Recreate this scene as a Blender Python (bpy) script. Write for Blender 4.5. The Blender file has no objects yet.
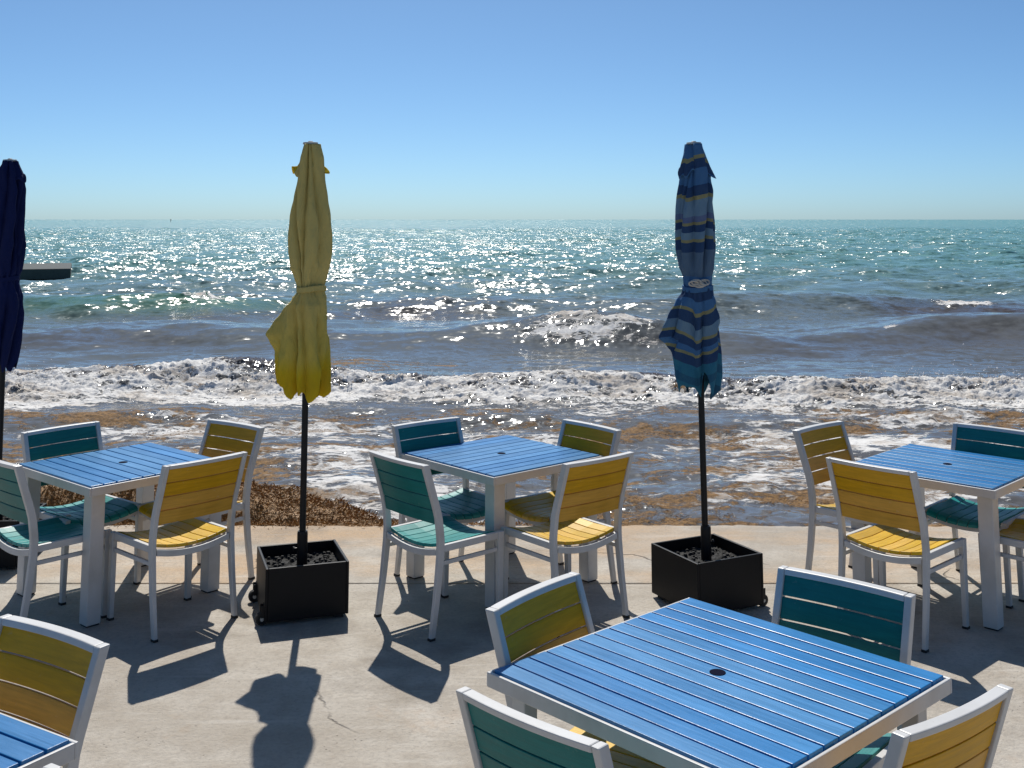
import bpy, math, random
import numpy as np
from mathutils import Vector, Matrix

random.seed(7)
rng = np.random.RandomState(11)
R = math.radians
scene = bpy.context.scene
col = scene.collection

# ------------------------------------------------------------------ helpers
class MB:
    """collects geometry that becomes ONE mesh object"""
    def __init__(self):
        self.v = []; self.f = []
    def add(self, vs, fs):
        b = len(self.v)
        self.v += [tuple(p) for p in vs]
        self.f += [tuple(b + i for i in f) for f in fs]
        return self
    def box(self, c, s, rz=0.0, rx=0.0, ry=0.0):
        hx, hy, hz = s[0] / 2, s[1] / 2, s[2] / 2
        m = Matrix.Rotation(rz, 3, 'Z') @ Matrix.Rotation(ry, 3, 'Y') @ Matrix.Rotation(rx, 3, 'X')
        p = [Vector(c) + m @ Vector((x * hx, y * hy, z * hz)) for x in (-1, 1) for y in (-1, 1) for z in (-1, 1)]
        return self.add(p, [(0, 1, 3, 2), (4, 6, 7, 5), (0, 4, 5, 1), (2, 3, 7, 6), (0, 2, 6, 4), (1, 5, 7, 3)])
    def loft(self, rings, cap=True, closed=False):
        n = len(rings[0]); vs = [p for r in rings for p in r]; fs = []
        m = len(rings)
        for i in range(m if closed else m - 1):
            j = (i + 1) % m
            for k in range(n):
                l = (k + 1) % n
                fs.append((i * n + k, i * n + l, j * n + l, j * n + k))
        if cap and not closed:
            fs.append(tuple(range(n))[::-1]); fs.append(tuple((m - 1) * n + k for k in range(n)))
        return self.add(vs, fs)
    def tube(self, pts, rad, n=12, closed=False):
        pts = [Vector(p) for p in pts]; rings = []
        N = len(pts)
        for i, p in enumerate(pts):
            if closed: d = pts[(i + 1) % N] - pts[i - 1]
            else: d = pts[min(i + 1, N - 1)] - pts[max(i - 1, 0)]
            d.normalize()
            a = d.orthogonal() if abs(d.z) < .9 else Vector((1, 0, 0))
            if abs(d.z) < .9: a = Vector((0, 0, 1)).cross(d)
            a = (a - d * a.dot(d)).normalized(); b = d.cross(a)
            r = rad[i] if isinstance(rad, (list, tuple)) else rad
            rings.append([p + (a * math.cos(t) + b * math.sin(t)) * r for t in [2 * math.pi * k / n for k in range(n)]])
        return self.loft(rings, True, closed)
    def cyl(self, c, r, z0, z1, n=24, r2=None):
        r2 = r if r2 is None else r2
        ring = lambda rr, z: [(c[0] + rr * math.cos(2 * math.pi * k / n), c[1] + rr * math.sin(2 * math.pi * k / n), z) for k in range(n)]
        return self.loft([ring(r, z0), ring(r2, z1)])
    def build(self, name, mat, parent=None, bevel=0.0, seg=2, smooth=False):
        me = bpy.data.meshes.new(name)
        me.from_pydata(self.v, [], self.f); me.update()
        return link(name, me, mat, parent, bevel, seg, smooth)

def link(name, me, mat, parent=None, bevel=0.0, seg=2, smooth=False):
    o = bpy.data.objects.new(name, me); col.objects.link(o)
    if mat is not None: me.materials.append(mat)
    if parent is not None: o.parent = parent
    if smooth:
        me.polygons.foreach_set('use_smooth', [True] * len(me.polygons))
    if bevel > 0:
        b = o.modifiers.new('Bevel', 'BEVEL'); b.width = bevel; b.segments = seg; b.limit_method = 'ANGLE'; b.angle_limit = R(40)
    return o

def empty(name, loc=(0, 0, 0), rz=0.0, lean=0.0):
    o = bpy.data.objects.new(name, None); col.objects.link(o)
    o.location = loc; o.rotation_euler = (0, lean, rz); o.empty_display_size = .2
    return o

def tag(o, label, cat, group=None, kind=None):
    if label: o['label'] = label
    if cat: o['category'] = cat
    if group: o['group'] = group
    if kind: o['kind'] = kind
    return o

def copy_tree(o, parent=None):
    c = o.copy(); col.objects.link(c)
    if parent is not None:
        c.parent = parent
    for ch in list(o.children):
        copy_tree(ch, c)
    return c

def relabel_materials(root, table):
    """swap slot materials at OBJECT level so copies can share mesh data"""
    for o in [root] + list(root.children_recursive):
        base = o.name.split('.')[0]
        if o.type == 'MESH' and base in table:
            o.material_slots[0].link = 'OBJECT'
            o.material_slots[0].material = table[base]

# ------------------------------------------------------------------ noise
def _hash(ix, iy, seed):
    h = (ix.astype(np.int64) * 374761393 + iy.astype(np.int64) * 668265263 + seed * 2246822519) & 0xFFFFFFFF
    h = ((h ^ (h >> 13)) * 1274126177) & 0xFFFFFFFF
    return ((h ^ (h >> 16)) & 0xFFFF) / 65535.0

def perlin(x, y, seed=0):
    x0 = np.floor(x); y0 = np.floor(y); fx = x - x0; fy = y - y0
    u = fx * fx * fx * (fx * (fx * 6 - 15) + 10); w = fy * fy * fy * (fy * (fy * 6 - 15) + 10)
    def g(ix, iy, dx, dy):
        a = _hash(ix, iy, seed) * 2 * np.pi
        return np.cos(a) * dx + np.sin(a) * dy
    a = g(x0, y0, fx, fy); b = g(x0 + 1, y0, fx - 1, fy); c = g(x0, y0 + 1, fx, fy - 1); d = g(x0 + 1, y0 + 1, fx - 1, fy - 1)
    return (a + (b - a) * u + (c + (d - c) * u - a - (b - a) * u) * w) * 1.4

def fbm(x, y, seed, octv=4, gain=.5):
    s = 0; a = 1; t = 0
    for i in range(octv):
        s = s + a * perlin(x * 2 ** i + 17.3 * i, y * 2 ** i - 9.1 * i, seed + i); t += a; a *= gain
    return s / t

def sstep(a, b, x):
    t = np.clip((x - a) / (b - a), 0, 1); return t * t * (3 - 2 * t)

# ------------------------------------------------------------------ materials
class NT:
    def __init__(self, name):
        self.m = bpy.data.materials.new(name); self.m.use_nodes = True
        self.t = self.m.node_tree; self.t.nodes.clear()
        self.out = self.n('ShaderNodeOutputMaterial')
        self.bs = self.n('ShaderNodeBsdfPrincipled')
        self.l(self.bs.outputs[0], self.out.inputs['Surface'])
    def n(self, typ, **kw):
        nd = self.t.nodes.new(typ)
        for k, v in kw.items(): setattr(nd, k, v)
        return nd
    def l(self, a, b): self.t.links.new(a, b)
    def coord(self, out='Object', scale=(1, 1, 1), rot=(0, 0, 0)):
        tc = self.n('ShaderNodeTexCoord'); mp = self.n('ShaderNodeMapping')
        mp.inputs['Scale'].default_value = scale; mp.inputs['Rotation'].default_value = rot
        self.l(tc.outputs[out], mp.inputs['Vector']); return mp.outputs[0]
    def noise(self, vec, scale, detail=4, rough=.55, dist=0.0):
        nd = self.n('ShaderNodeTexNoise'); nd.inputs['Scale'].default_value = scale
        nd.inputs['Detail'].default_value = detail; nd.inputs['Roughness'].default_value = rough
        nd.inputs['Distortion'].default_value = dist
        self.l(vec, nd.inputs['Vector']); return nd.outputs['Fac']
    def voro(self, vec, scale, feature='F1'):
        nd = self.n('ShaderNodeTexVoronoi'); nd.feature = feature; nd.inputs['Scale'].default_value = scale
        self.l(vec, nd.inputs['Vector']); return nd.outputs['Distance']
    def ramp(self, fac, stops, interp='LINEAR'):
        nd = self.n('ShaderNodeValToRGB'); cr = nd.color_ramp; cr.interpolation = interp
        while len(cr.elements) < len(stops): cr.elements.new(.5)
        for e, (p, c) in zip(cr.elements, stops):
            e.position = p; e.color = (c, c, c, 1) if isinstance(c, (int, float)) else (*c, 1)
        self.l(fac, nd.inputs[0]); return nd.outputs[0]
    def val(self, x):
        return x
    def math(self, op, a, b=None, c=None, clamp=False):
        nd = self.n('ShaderNodeMath', operation=op); nd.use_clamp = clamp
        for i, q in enumerate((a, b, c)):
            if q is None: continue
            if isinstance(q, (int, float)): nd.inputs[i].default_value = q
            else: self.l(q, nd.inputs[i])
        return nd.outputs[0]
    def mix(self, fac, a, b, blend='MIX'):
        nd = self.n('ShaderNodeMix'); nd.data_type = 'RGBA'; nd.blend_type = blend
        for s, q in ((0, fac), (6, a), (7, b)):
            if isinstance(q, (int, float)): nd.inputs[s].default_value = q
            elif isinstance(q, tuple): nd.inputs[s].default_value = (*q, 1)
            else: self.l(q, nd.inputs[s])
        return nd.outputs[2]
    def bump(self, h, strength=.3, dist=.01, normal=None):
        nd = self.n('ShaderNodeBump'); nd.inputs['Strength'].default_value = strength; nd.inputs['Distance'].default_value = dist
        self.l(h, nd.inputs['Height'])
        if normal is not None: self.l(normal, nd.inputs['Normal'])
        return nd.outputs[0]
    def attr(self, name):
        nd = self.n('ShaderNodeAttribute'); nd.attribute_name = name; return nd.outputs['Fac']
    def set(self, **kw):
        names = dict(color='Base Color', rough='Roughness', metal='Metallic', normal='Normal', ior='IOR', spec='Specular IOR Level', coat='Coat Weight', sheen='Sheen Weight')
        for k, v in kw.items():
            s = self.bs.inputs[names[k]]
            if isinstance(v, (int, float)): s.default_value = v
            elif isinstance(v, tuple): s.default_value = (*v, 1)
            else: self.l(v, s)
        return self

def mat_lumber(name, c, axis, rough=.42, worn=.12, spec=.3):
    """recycled-plastic lumber: faint grain along one axis, scuffs, slightly uneven tone"""
    t = NT(name)
    sc = [60, 60, 60]; sc[axis] = 3
    g = t.noise(t.coord(scale=tuple(sc)), 1.6, 5, .6)
    info = t.n('ShaderNodeObjectInfo')
    big = t.noise(t.coord(), 3.5, 4)
    d = tuple(x * .72 for x in c); w = tuple(min(1, x * 1.12 + .03) for x in c)
    base = t.mix(t.ramp(g, [(.3, 0), (.7, 1)]), d, c)
    base = t.mix(t.math('MULTIPLY', t.ramp(big, [(.45, 0), (.75, 1)]), .45), base, w)
    scuff = t.noise(t.coord(scale=(1, 1, 1)), 38, 6, .75)
    base = t.mix(t.math('MULTIPLY', t.ramp(scuff, [(.62, 0), (.74, 1)]), worn), base, (.62, .6, .55))
    hsv = t.n('ShaderNodeHueSaturation'); t.l(base, hsv.inputs['Color'])
    ng = t.n('ShaderNodeNewGeometry'); isl = ng.outputs['Random Per Island']
    t.l(t.math('MULTIPLY_ADD', isl, .14, .90), hsv.inputs['Saturation'])
    t.l(t.math('MULTIPLY_ADD', isl, .008, .496), hsv.inputs['Hue'])
    t.l(t.math('MULTIPLY', t.math('MULTIPLY_ADD', info.outputs['Random'], .16, .92), t.math('MULTIPLY_ADD', t.math('FRACT', t.math('MULTIPLY', isl, 7.31)), .24, .88)), hsv.inputs['Value'])
    t.set(color=hsv.outputs[0], rough=t.math('MULTIPLY_ADD', g, .2, rough - .1), normal=t.bump(t.noise(t.coord(), 330, 2), .25, .0012, t.bump(g, .22, .002)), spec=spec)
    return t.m

def mat_white():
    t = NT('white_powder_coat')
    a = t.noise(t.coord(), 5, 5, .6); b = t.noise(t.coord(), 90, 3)
    base = t.mix(t.ramp(a, [(.4, 0), (.75, 1)]), (.58, .575, .565), (.47, .455, .43))
    spots = t.noise(t.coord(), 26, 6, .8)
    base = t.mix(t.math('MULTIPLY', t.ramp(spots, [(.64, 0), (.72, 1)]), .5), base, (.36, .31, .25))
    t.set(color=base, rough=.42, normal=t.bump(b, .08, .002)); return t.m

def mat_plain(name, c, rough=.5, metal=0.0, bump=.1, bscale=60, vary=.25, spec=.5):
    t = NT(name)
    a = t.noise(t.coord(), 6, 5, .6); b = t.noise(t.coord(), bscale, 4)
    base = t.mix(a, tuple(x * (1 - vary) for x in c), tuple(min(1, x * (1 + vary)) for x in c))
    t.set(color=base, rough=rough, metal=metal, spec=spec, normal=t.bump(b, bump, .004)); return t.m

def fabric_out(t, col_socket, trans, rough=.85):
    """woven canvas that lets some light through"""
    t.set(color=col_socket, rough=rough, spec=.2)
    tr = t.n('ShaderNodeBsdfTranslucent')
    hs = t.n('ShaderNodeHueSaturation'); hs.inputs['Saturation'].default_value = 1.25; hs.inputs['Value'].default_value = 1.0
    t.l(col_socket, hs.inputs['Color']); t.l(hs.outputs[0], tr.inputs['Color'])
    mx = t.n('ShaderNodeMixShader')
    if isinstance(trans, float): mx.inputs[0].default_value = trans
    else: t.l(trans, mx.inputs[0])
    t.l(t.bs.outputs[0], mx.inputs[1]); t.l(tr.outputs[0], mx.inputs[2]); t.l(mx.outputs[0], t.out.inputs['Surface'])
    w = t.noise(t.coord(scale=(1, 1, .4)), 26, 4); f = t.noise(t.coord(), 420, 2)
    w2 = t.noise(t.coord(scale=(1, 1, .55), rot=(.3, .4, 0)), 11, 4, .6, .6); n1 = t.bump(t.math('ADD', w, t.math('MULTIPLY', w2, 1.6)), .55, .016); n2 = t.bump(f, .15, .001, n1)
    t.l(n2, t.bs.inputs['Normal']); t.l(n2, tr.inputs['Normal'])

def mat_yellow_canvas():
    t = NT('yellow_canvas')
    a = t.noise(t.coord(scale=(1, 1, .5)), 4, 5)
    fade = t.ramp(t.attr('along'), [(0, (.60, .49, .17)), (.55, (.62, .50, .17)), (.64, (.64, .51, .15)), (.80, (.68, .54, .10)), (.86, (.78, .60, .02)), (1, (.86, .66, .01))])  # hem colour raised for the bright lining and its backlit glow
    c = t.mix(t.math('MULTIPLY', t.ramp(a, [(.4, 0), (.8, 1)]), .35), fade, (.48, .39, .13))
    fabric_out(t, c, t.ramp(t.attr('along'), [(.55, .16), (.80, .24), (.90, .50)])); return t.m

def mat_stripe_canvas():
    t = NT('striped_blue_canvas')
    wob = t.noise(t.coord(), 5, 3)
    s = t.math('ADD', t.attr('along'), t.math('MULTIPLY_ADD', wob, .012, -.006))
    navy = (.026, .062, .145); mid = (.055, .15, .31); pale = (.14, .235, .33); yel = (.25, .24, .13); teal = (.03, .16, .25); lav = (.11, .15, .27)
    st = [(0, mid), (.045, yel), (.06, navy), (.10, mid), (.165, navy), (.205, yel), (.222, pale), (.285, lav), (.305, yel), (.318, navy), (.345, pale),
          (.372, yel), (.386, navy), (.425, (.09, .15, .23)), (.52, mid), (.565, navy), (.605, mid), (.635, yel), (.647, navy), (.685, pale), (.725, yel), (.737, navy),
          (.765, mid), (.785, yel), (.796, navy), (.83, teal), (.875, (.025, .11, .19)), (.905, teal), (.955, (.02, .09, .16))]
    c = t.ramp(s, st, 'CONSTANT')
    fabric_out(t, c, .10); return t.m

def mat_concrete(name, warm, ybase=None):
    t = NT(name)
    v = t.coord()
    n1 = t.noise(v, .9, 6, .6); n2 = t.noise(v, 4.5, 6, .65); n3 = t.noise(v, 45, 5, .7); n4 = t.noise(v, 170, 3, .6)
    base = t.mix(t.ramp(n1, [(.35, 0), (.65, 1)]), (.42, .375, .315), (.56, .515, .45))
    base = t.mix(t.math('MULTIPLY', t.ramp(n2, [(.40, 0), (.66, 1)]), .75), base, (.36, .31, .25))
    if warm:
        w = t.noise(t.coord(scale=(.5, 1.1, 1)), 1.5, 5, .6)
        base = t.mix(t.ramp(w, [(.42, 0), (.64, .75)]), base, (.52, .35, .20))
    base = t.mix(t.math('MULTIPLY', t.ramp(n3, [(.46, 0), (.68, 1)]), .5), base, (.28, .25, .22))
    pit = t.voro(v, 34); pm = t.math('MULTIPLY', t.ramp(pit, [(.05, 1), (.16, 0)]), t.ramp(t.noise(v, 3.1, 4), [(.52, 0), (.6, 1)]))
    base = t.mix(t.math('MULTIPLY', pm, .55), base, (.2, .17, .14))
    streak = t.noise(t.coord(scale=(.7, 6, 1), rot=(0, 0, R(8))), 2.2, 6, .7)
    base = t.mix(t.math('MULTIPLY', t.ramp(streak, [(.55, 0), (.7, 1)]), .4), base, (.62, .58, .52))
    dm = t.noise(t.coord(scale=(.8, 1, 1)), .62, 7, .66)
    damp = t.ramp(dm, [(.53, 0), (.60, 1)])
    base = t.mix(t.math('MULTIPLY', damp, .42), base, (.21, .18, .15))
    rust = t.ramp(t.noise(v, 1.3, 7, .72), [(.60, 0), (.68, 1)])
    base = t.mix(t.math('MULTIPLY', rust, .22), base, (.42, .26, .14))
    # hairline cracks
    wv = t.n('ShaderNodeVectorMath', operation='ADD')
    nv = t.n('ShaderNodeTexNoise'); nv.inputs['Scale'].default_value = 2.2; nv.inputs['Detail'].default_value = 6
    t.l(v, nv.inputs['Vector'])
    sc = t.n('ShaderNodeVectorMath', operation='SCALE'); sc.inputs['Scale'].default_value = .55
    t.l(nv.outputs['Color'], sc.inputs[0]); t.l(v, wv.inputs[0]); t.l(sc.outputs[0], wv.inputs[1])
    cr = t.n('ShaderNodeTexVoronoi'); cr.feature = 'DISTANCE_TO_EDGE'; cr.inputs['Scale'].default_value = .62
    t.l(wv.outputs[0], cr.inputs['Vector'])
    gate = t.ramp(t.noise(v, .75, 3), [(.565, 0), (.62, 1)])
    crm = t.math('MULTIPLY', t.ramp(cr.outputs['Distance'], [(.002, 1), (.006, 0)]), gate)
    base = t.mix(t.math('MULTIPLY', crm, .75), base, (.09, .075, .06))
    h = t.math('ADD', t.math('MULTIPLY', n3, .6), t.math('MULTIPLY', n4, .3))
    h = t.math('SUBTRACT', h, t.math('MULTIPLY', crm, 1.2)); h = t.math('SUBTRACT', h, t.math('MULTIPLY', pm, .6))
    h = t.math('ADD', h, t.math('MULTIPLY', n2, 1.0))
    t.set(color=base, rough=.88, spec=.25, normal=t.bump(h, .8, .014)); return t.m

def mat_sea():
    t = NT('sea_water')
    foam_a = t.attr('foam'); weed_a = t.attr('weed'); turb = t.attr('turbid'); gl = t.attr('silt')
    v = t.coord()
    # body colour of the water: clear teal out at sea, silty grey and weed brown inshore
    body = t.ramp(turb, [(0, (.105, .285, .262)), (.35, (.110, .245, .228)), (.62, (.115, .140, .140)), (1, (.125, .118, .112))])
    body = t.mix(gl, body, (.075, .055, .048))
    body = t.mix(t.attr('green'), body, (.07, .19, .12))
    # floating weed
    wn = t.noise(t.coord(scale=(.75, 1.2, 1)), 3.6, 9, .78, .6)
    wm = t.math('MULTIPLY_ADD', wn, 3.8, -2.36); wm = t.math('ADD', wm, t.math('MULTIPLY', weed_a, 1.35))
    wm = t.ramp(wm, [(.42, 0), (.62, 1)])
    wcol = t.mix(t.ramp(t.noise(v, 26, 6, .8), [(.36, 0), (.66, 1)]), (.050, .024, .008), (.33, .175, .048))
    body2 = t.mix(wm, body, wcol)
    # lacy foam
    wv = t.n('ShaderNodeVectorMath', operation='ADD'); nv = t.n('ShaderNodeTexNoise'); nv.inputs['Scale'].default_value = 1.4; nv.inputs['Detail'].default_value = 5
    sc = t.n('ShaderNodeVectorMath', operation='SCALE'); sc.inputs['Scale'].default_value = 1.1
    sv = t.coord(scale=(.62, 1.25, 1)); t.l(sv, nv.inputs['Vector']); t.l(nv.outputs['Color'], sc.inputs[0]); t.l(sv, wv.inputs[0]); t.l(sc.outputs[0], wv.inputs[1])
    e1 = t.n('ShaderNodeTexVoronoi'); e1.feature = 'DISTANCE_TO_EDGE'; e1.inputs['Scale'].default_value = 2.3; t.l(wv.outputs[0], e1.inputs['Vector'])
    e2 = t.n('ShaderNodeTexVoronoi'); e2.feature = 'DISTANCE_TO_EDGE'; e2.inputs['Scale'].default_value = 7.5; t.l(wv.outputs[0], e2.inputs['Vector'])
    lace = t.math('MAXIMUM', t.ramp(e1.outputs['Distance'], [(0, 1), (.22, 0)]), t.math('MULTIPLY', t.ramp(e2.outputs['Distance'], [(0, 1), (.28, 0)]), .8))
    fn = t.noise(t.coord(scale=(.8, 1.2, 1)), 5.5, 8, .72)
    fm = t.math('ADD', t.math('MULTIPLY', lace, .62), t.math('MULTIPLY_ADD', fn, 2.1, -1.15))
    fm = t.math('ADD', fm, t.math('MULTIPLY_ADD', foam_a, 1.75, -.95))
    fmask = t.ramp(fm, [(.20, 0), (.40, 1)])
    fmask = t.math('MULTIPLY', fmask, t.ramp(foam_a, [(.02, 0), (.12, 1)]))
    fmask = t.math('MULTIPLY', fmask, t.math('MULTIPLY_ADD', wm, -.70, 1.0))
    fcol = t.mix(t.noise(v, 14, 5, .7), (.74, .71, .66), (.94, .935, .93))
    fcol = t.mix(t.math('MULTIPLY', t.ramp(t.noise(t.coord(scale=(.6, 1.3, 1)), 1.9, 7, .7), [(.48, 0), (.64, 1)]), .62), fcol, (.36, .26, .16))
    colr = t.mix(fmask, body2, fcol)
    # ripples: small facets tilt the surface normal directly, so they hold up at any distance
    def facets(scale_xyz, sc, det, rough):
        nd = t.n('ShaderNodeTexNoise'); nd.inputs['Scale'].default_value = sc; nd.inputs['Detail'].default_value = det; nd.inputs['Roughness'].default_value = rough
        t.l(t.coord(scale=scale_xyz), nd.inputs['Vector'])
        a = t.n('ShaderNodeVectorMath', operation='SUBTRACT'); t.l(nd.outputs['Color'], a.inputs[0]); a.inputs[1].default_value = (.5, .5, .5)
        return a.outputs[0]
    def vscale(vv, k):
        a = t.n('ShaderNodeVectorMath', operation='SCALE'); t.l(vv, a.inputs[0])
        if isinstance(k, (int, float)): a.inputs['Scale'].default_value = k
        else: t.l(k, a.inputs['Scale'])
        return a.outputs[0]
    def vadd(p, q):
        a = t.n('ShaderNodeVectorMath', operation='ADD'); t.l(p, a.inputs[0]); t.l(q, a.inputs[1]); return a.outputs[0]
    f1 = facets((.45, 1, 0), .42, 3, .6); f2 = facets((.55, 1, 0), 1.7, 3, .6); f3 = facets((.7, 1, 0), 6.5, 3, .55)
    tilt = vadd(vadd(vscale(f1, .75), vscale(f2, 1.5)), vscale(f3, 1.6))
    wet = t.math('SUBTRACT', 1.0, t.math('MAXIMUM', fmask, wm))
    tilt = vscale(tilt, t.math('MULTIPLY', t.math('MULTIPLY', t.attr('ripple'), 1.6), wet))
    flat = t.n('ShaderNodeVectorMath', operation='MULTIPLY'); t.l(tilt, flat.inputs[0]); flat.inputs[1].default_value = (1, 1, 0)
    geo = t.n('ShaderNodeNewGeometry')
    nn = t.n('ShaderNodeVectorMath', operation='NORMALIZE'); t.l(vadd(geo.outputs['Normal'], flat.outputs[0]), nn.inputs[0])
    n1 = nn.outputs[0]
    fh = t.math('MULTIPLY', t.math('ADD', t.noise(v, 22, 6, .75), t.math('MULTIPLY', t.noise(v, 60, 3), .3)), t.math('MAXIMUM', fmask, wm))
    n2 = t.bump(fh, .6, .035, n1)
    rough = t.mix(t.math('MAXIMUM', fmask, wm), t.math('MULTIPLY_ADD', t.attr('ripple'), .22, .075), (.75, .75, .75))
    t.set(color=colr, ior=1.333, normal=n2, rough=rough)
    t.bs.inputs['Specular IOR Level'].default_value = .5
    # froth passes some of the light that falls on its far side
    tr = t.n('ShaderNodeBsdfTranslucent'); t.l(fcol, tr.inputs['Color']); t.l(n2, tr.inputs['Normal'])
    ms = t.n('ShaderNodeMixShader'); t.l(t.math('MULTIPLY', fmask, .12), ms.inputs[0])
    t.l(t.bs.outputs[0], ms.inputs[1]); t.l(tr.outputs[0], ms.inputs[2]); t.l(ms.outputs[0], t.out.inputs['Surface'])
    return t.m

def mat_weed(name='sargassum'):
    t = NT(name)
    v = t.coord()
    a = t.noise(v, 5, 6, .7); b = t.noise(v, 55, 4, .7)
    c = t.mix(t.ramp(b, [(.3, 0), (.7, 1)]), (.17, .082, .020), (.44, .225, .052))
    c = t.mix(t.ramp(a, [(.45, 0), (.7, .6)]), c, (.25, .12, .028))
    t.set(color=c, rough=.6, normal=t.bump(b, .6, .02)); return t.m

M = {}
M['white'] = mat_white()
M['yellow_back'] = mat_lumber('yellow_lumber_across_shaded', (.68, .350, .005), 0, worn=.2, spec=.18)  # deeper copy of the yellow, shade on the backs put into the colour
M['yellow_seat'] = mat_lumber('yellow_lumber_along_lit', (.72, .43, .020), 1, worn=.2)  # lighter copy of the yellow, sunlit tone put into the colour
M['teal_back'] = mat_lumber('teal_lumber_across_shaded', (.005, .185, .172), 0, worn=.14, spec=.18)  # darker copy of the teal, its shaded side put into the colour
M['teal_seat'] = mat_lumber('teal_lumber_along_lit', (.012, .265, .250), 1, worn=.2)  # lighter copy of the teal, seat glare put into the colour
M['blue'] = mat_lumber('blue_lumber', (.008, .190, .470), 1, .36, .16, .38)
M['rubber'] = mat_plain('black_rubber', (.015, .015, .015), .7)
M['hole_black'] = mat_plain('hole_black', (.004, .005, .018), .9, spec=.05)
M['black_paint'] = mat_plain('black_paint', (.007, .007, .008), .45, 0, .15, 40, .35, .3)
M['planter'] = mat_plain('black_planter_shell', (.006, .006, .007), .5, 0, .12, 30, .4, .22)
M['gravel'] = mat_plain('dark_gravel', (.008, .008, .0075), .85, 0, .8, 45, .5)
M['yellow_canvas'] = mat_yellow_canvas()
M['stripe_canvas'] = mat_stripe_canvas()
def _navy():
    t = NT('navy_canvas'); a = t.noise(t.coord(), 7, 5)
    fabric_out(t, t.mix(a, (.004, .008, .050), (.008, .016, .085)), .08); return t.m
M['navy_canvas'] = _navy()
M['cap'] = mat_plain('pale_cap', (.45, .44, .40), .4)
M['cord'] = mat_plain('pale_cord', (.42, .40, .36), .8)
M['concrete'] = mat_concrete('terrace_concrete', False)
M['concrete_warm'] = mat_concrete('terrace_edge_concrete', True)
M['dock'] = mat_plain('dock_concrete', (.055, .064, .060), .85, 0, .5, 4, .4)
M['dock_dark'] = mat_plain('dock_dark_tone', (.018, .02, .02), .8, 0, .5, 4, .4)  # near-black colour for the dock foundation and the marker
M['sea'] = mat_sea()
M['weed'] = mat_weed()

# ------------------------------------------------------------------ chair
W2, HT, BK = .2535, .893, .051
BOW = .017
def up_y(z):                    # centre line of the back posts, side view
    pts = [(0, .0), (.22, .034), (.42, .056), (.50, .057), (.62, .040), (HT, -BK)]
    for (a, ya), (b, yb) in zip(pts, pts[1:]):
        if z <= b: return ya + (yb - ya) * (z - a) / (b - a)
    return pts[-1][1]
def bow(x): return -BOW * (1 - min(1, (x / (W2 - .02)) ** 2))

def make_chair():
    root = empty('dining_chair')
    for s in (-1, 1):
        m = MB(); rings = []
        for i in range(23):
            z = HT * i / 22
            d = .032 + .008 * min(1, z / .45); w = .023 + .004 * min(1, z / .45)
            y = up_y(z); xo = s * W2; xi = s * (W2 - w)
            rings.append([(xo, y - d / 2, z), (xo, y + d / 2, z), (xi, y + d / 2, z), (xi, y - d / 2, z)])
        m.loft(rings); p = m.build('back_post', M['white'], root, .004)
        g = MB(); g.box((s * (W2 - .0115), 0, .006), (.027, .036, .014)); g.build('foot_glide', M['rubber'], p, .003)
    # top rail
    m = MB(); rings = []; n = 14; hx = W2 - .0275
    for i in range(n + 1):
        x = -hx + 2 * hx * i / n; y = up_y(HT - .010) + bow(x)
        rings.append([(x, y - .017, HT - .021), (x, y + .0225, HT - .021), (x, y + .017, HT), (x, y - .0225, HT)])
    m.loft(rings); m.build('top_rail', M['white'], root, .004)
    # backrest: four planks bent to the bow of the rail
    m = MB(); zb, zt, k = .575, HT - .019, 4; pitch = (zt - zb) / k
    for j in range(k):
        z0 = zb + j * pitch + (.0024 if j else 0); z1 = zb + (j + 1) * pitch - .0024
        rings = []
        for i in range(n + 1):
            x = -hx + 2 * hx * i / n
            ya = up_y(z0) + bow(x) * (.55 + .45 * (z0 - .5) / .39); yb = up_y(z1) + bow(x) * (.55 + .45 * (z1 - .5) / .39)
            rings.append([(x, ya - .009, z0 - .003), (x, ya + .009, z0 + .003), (x, yb + .009, z1 + .003), (x, yb - .009, z1 - .003)])
        m.loft(rings)
    m.build('backrest', M['yellow_back'], root, .0025)
    # seat: seven planks front to back, dished across
    def dish(x): return -.030 * (1 - (x / .215) ** 2)
    m = MB(); ns = 7; xs = .215; pw = 2 * xs / ns
    for j in range(ns):
        x0 = -xs + j * pw + .0022; x1 = -xs + (j + 1) * pw - .0022
        rings = []
        for (y, dz) in ((.060, .004), (.10, 0), (.22, -.004), (.36, 0), (.44, -.001), (.480, -.007), (.498, -.018)):
            a = .468 + dish(x0) + dz; b = .468 + dish(x1) + dz
            rings.append([(x0, y, a - .018), (x0, y, a), (x1, y, b), (x1, y, b - .018)])
        m.loft(rings)
    m.build('seat', M['yellow_seat'], root, .0025)
    # frame below the seat
    m = MB()
    for y, dr in ((.052, .0), (.470, -.004)):
        rings = []
        for i in range(n + 1):
            x = -.2205 + .441 * i / n; z = .447 + dish(min(.215, abs(x))) + dr
            rings.append([(x, y - .013, z - .034), (x, y + .013, z - .034), (x, y + .013, z), (x, y - .013, z)])
        m.loft(rings)
    for s in (-1, 1):
        m.box((s * .234, .268, .446), (.024, .384, .036))
    m.build('seat_frame', M['white'], root, .003)
    for s in (-1, 1):
        m = MB(); m.box((s * .236, .262, .372), (.016, .386, .022)); m.build('side_stretcher', M['white'], root, .003)
        m = MB(); rings = []
        for z, y, d, w in ((0.0, .472, .030, .028), (.25, .474, .036, .030), (.464, .476, .040, .032)):
            rings.append([(s * (W2 - .001), y - d / 2, z), (s * (W2 - .001), y + d / 2, z), (s * (W2 - w), y + d / 2, z), (s * (W2 - w), y - d / 2, z)])
        m.loft(rings); p = m.build('front_leg', M['white'], root, .004)
        g = MB(); g.box((s * (W2 - .0145), .472, .006), (.032, .034, .014)); g.build('foot_glide', M['rubber'], p, .003)
    return root

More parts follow.
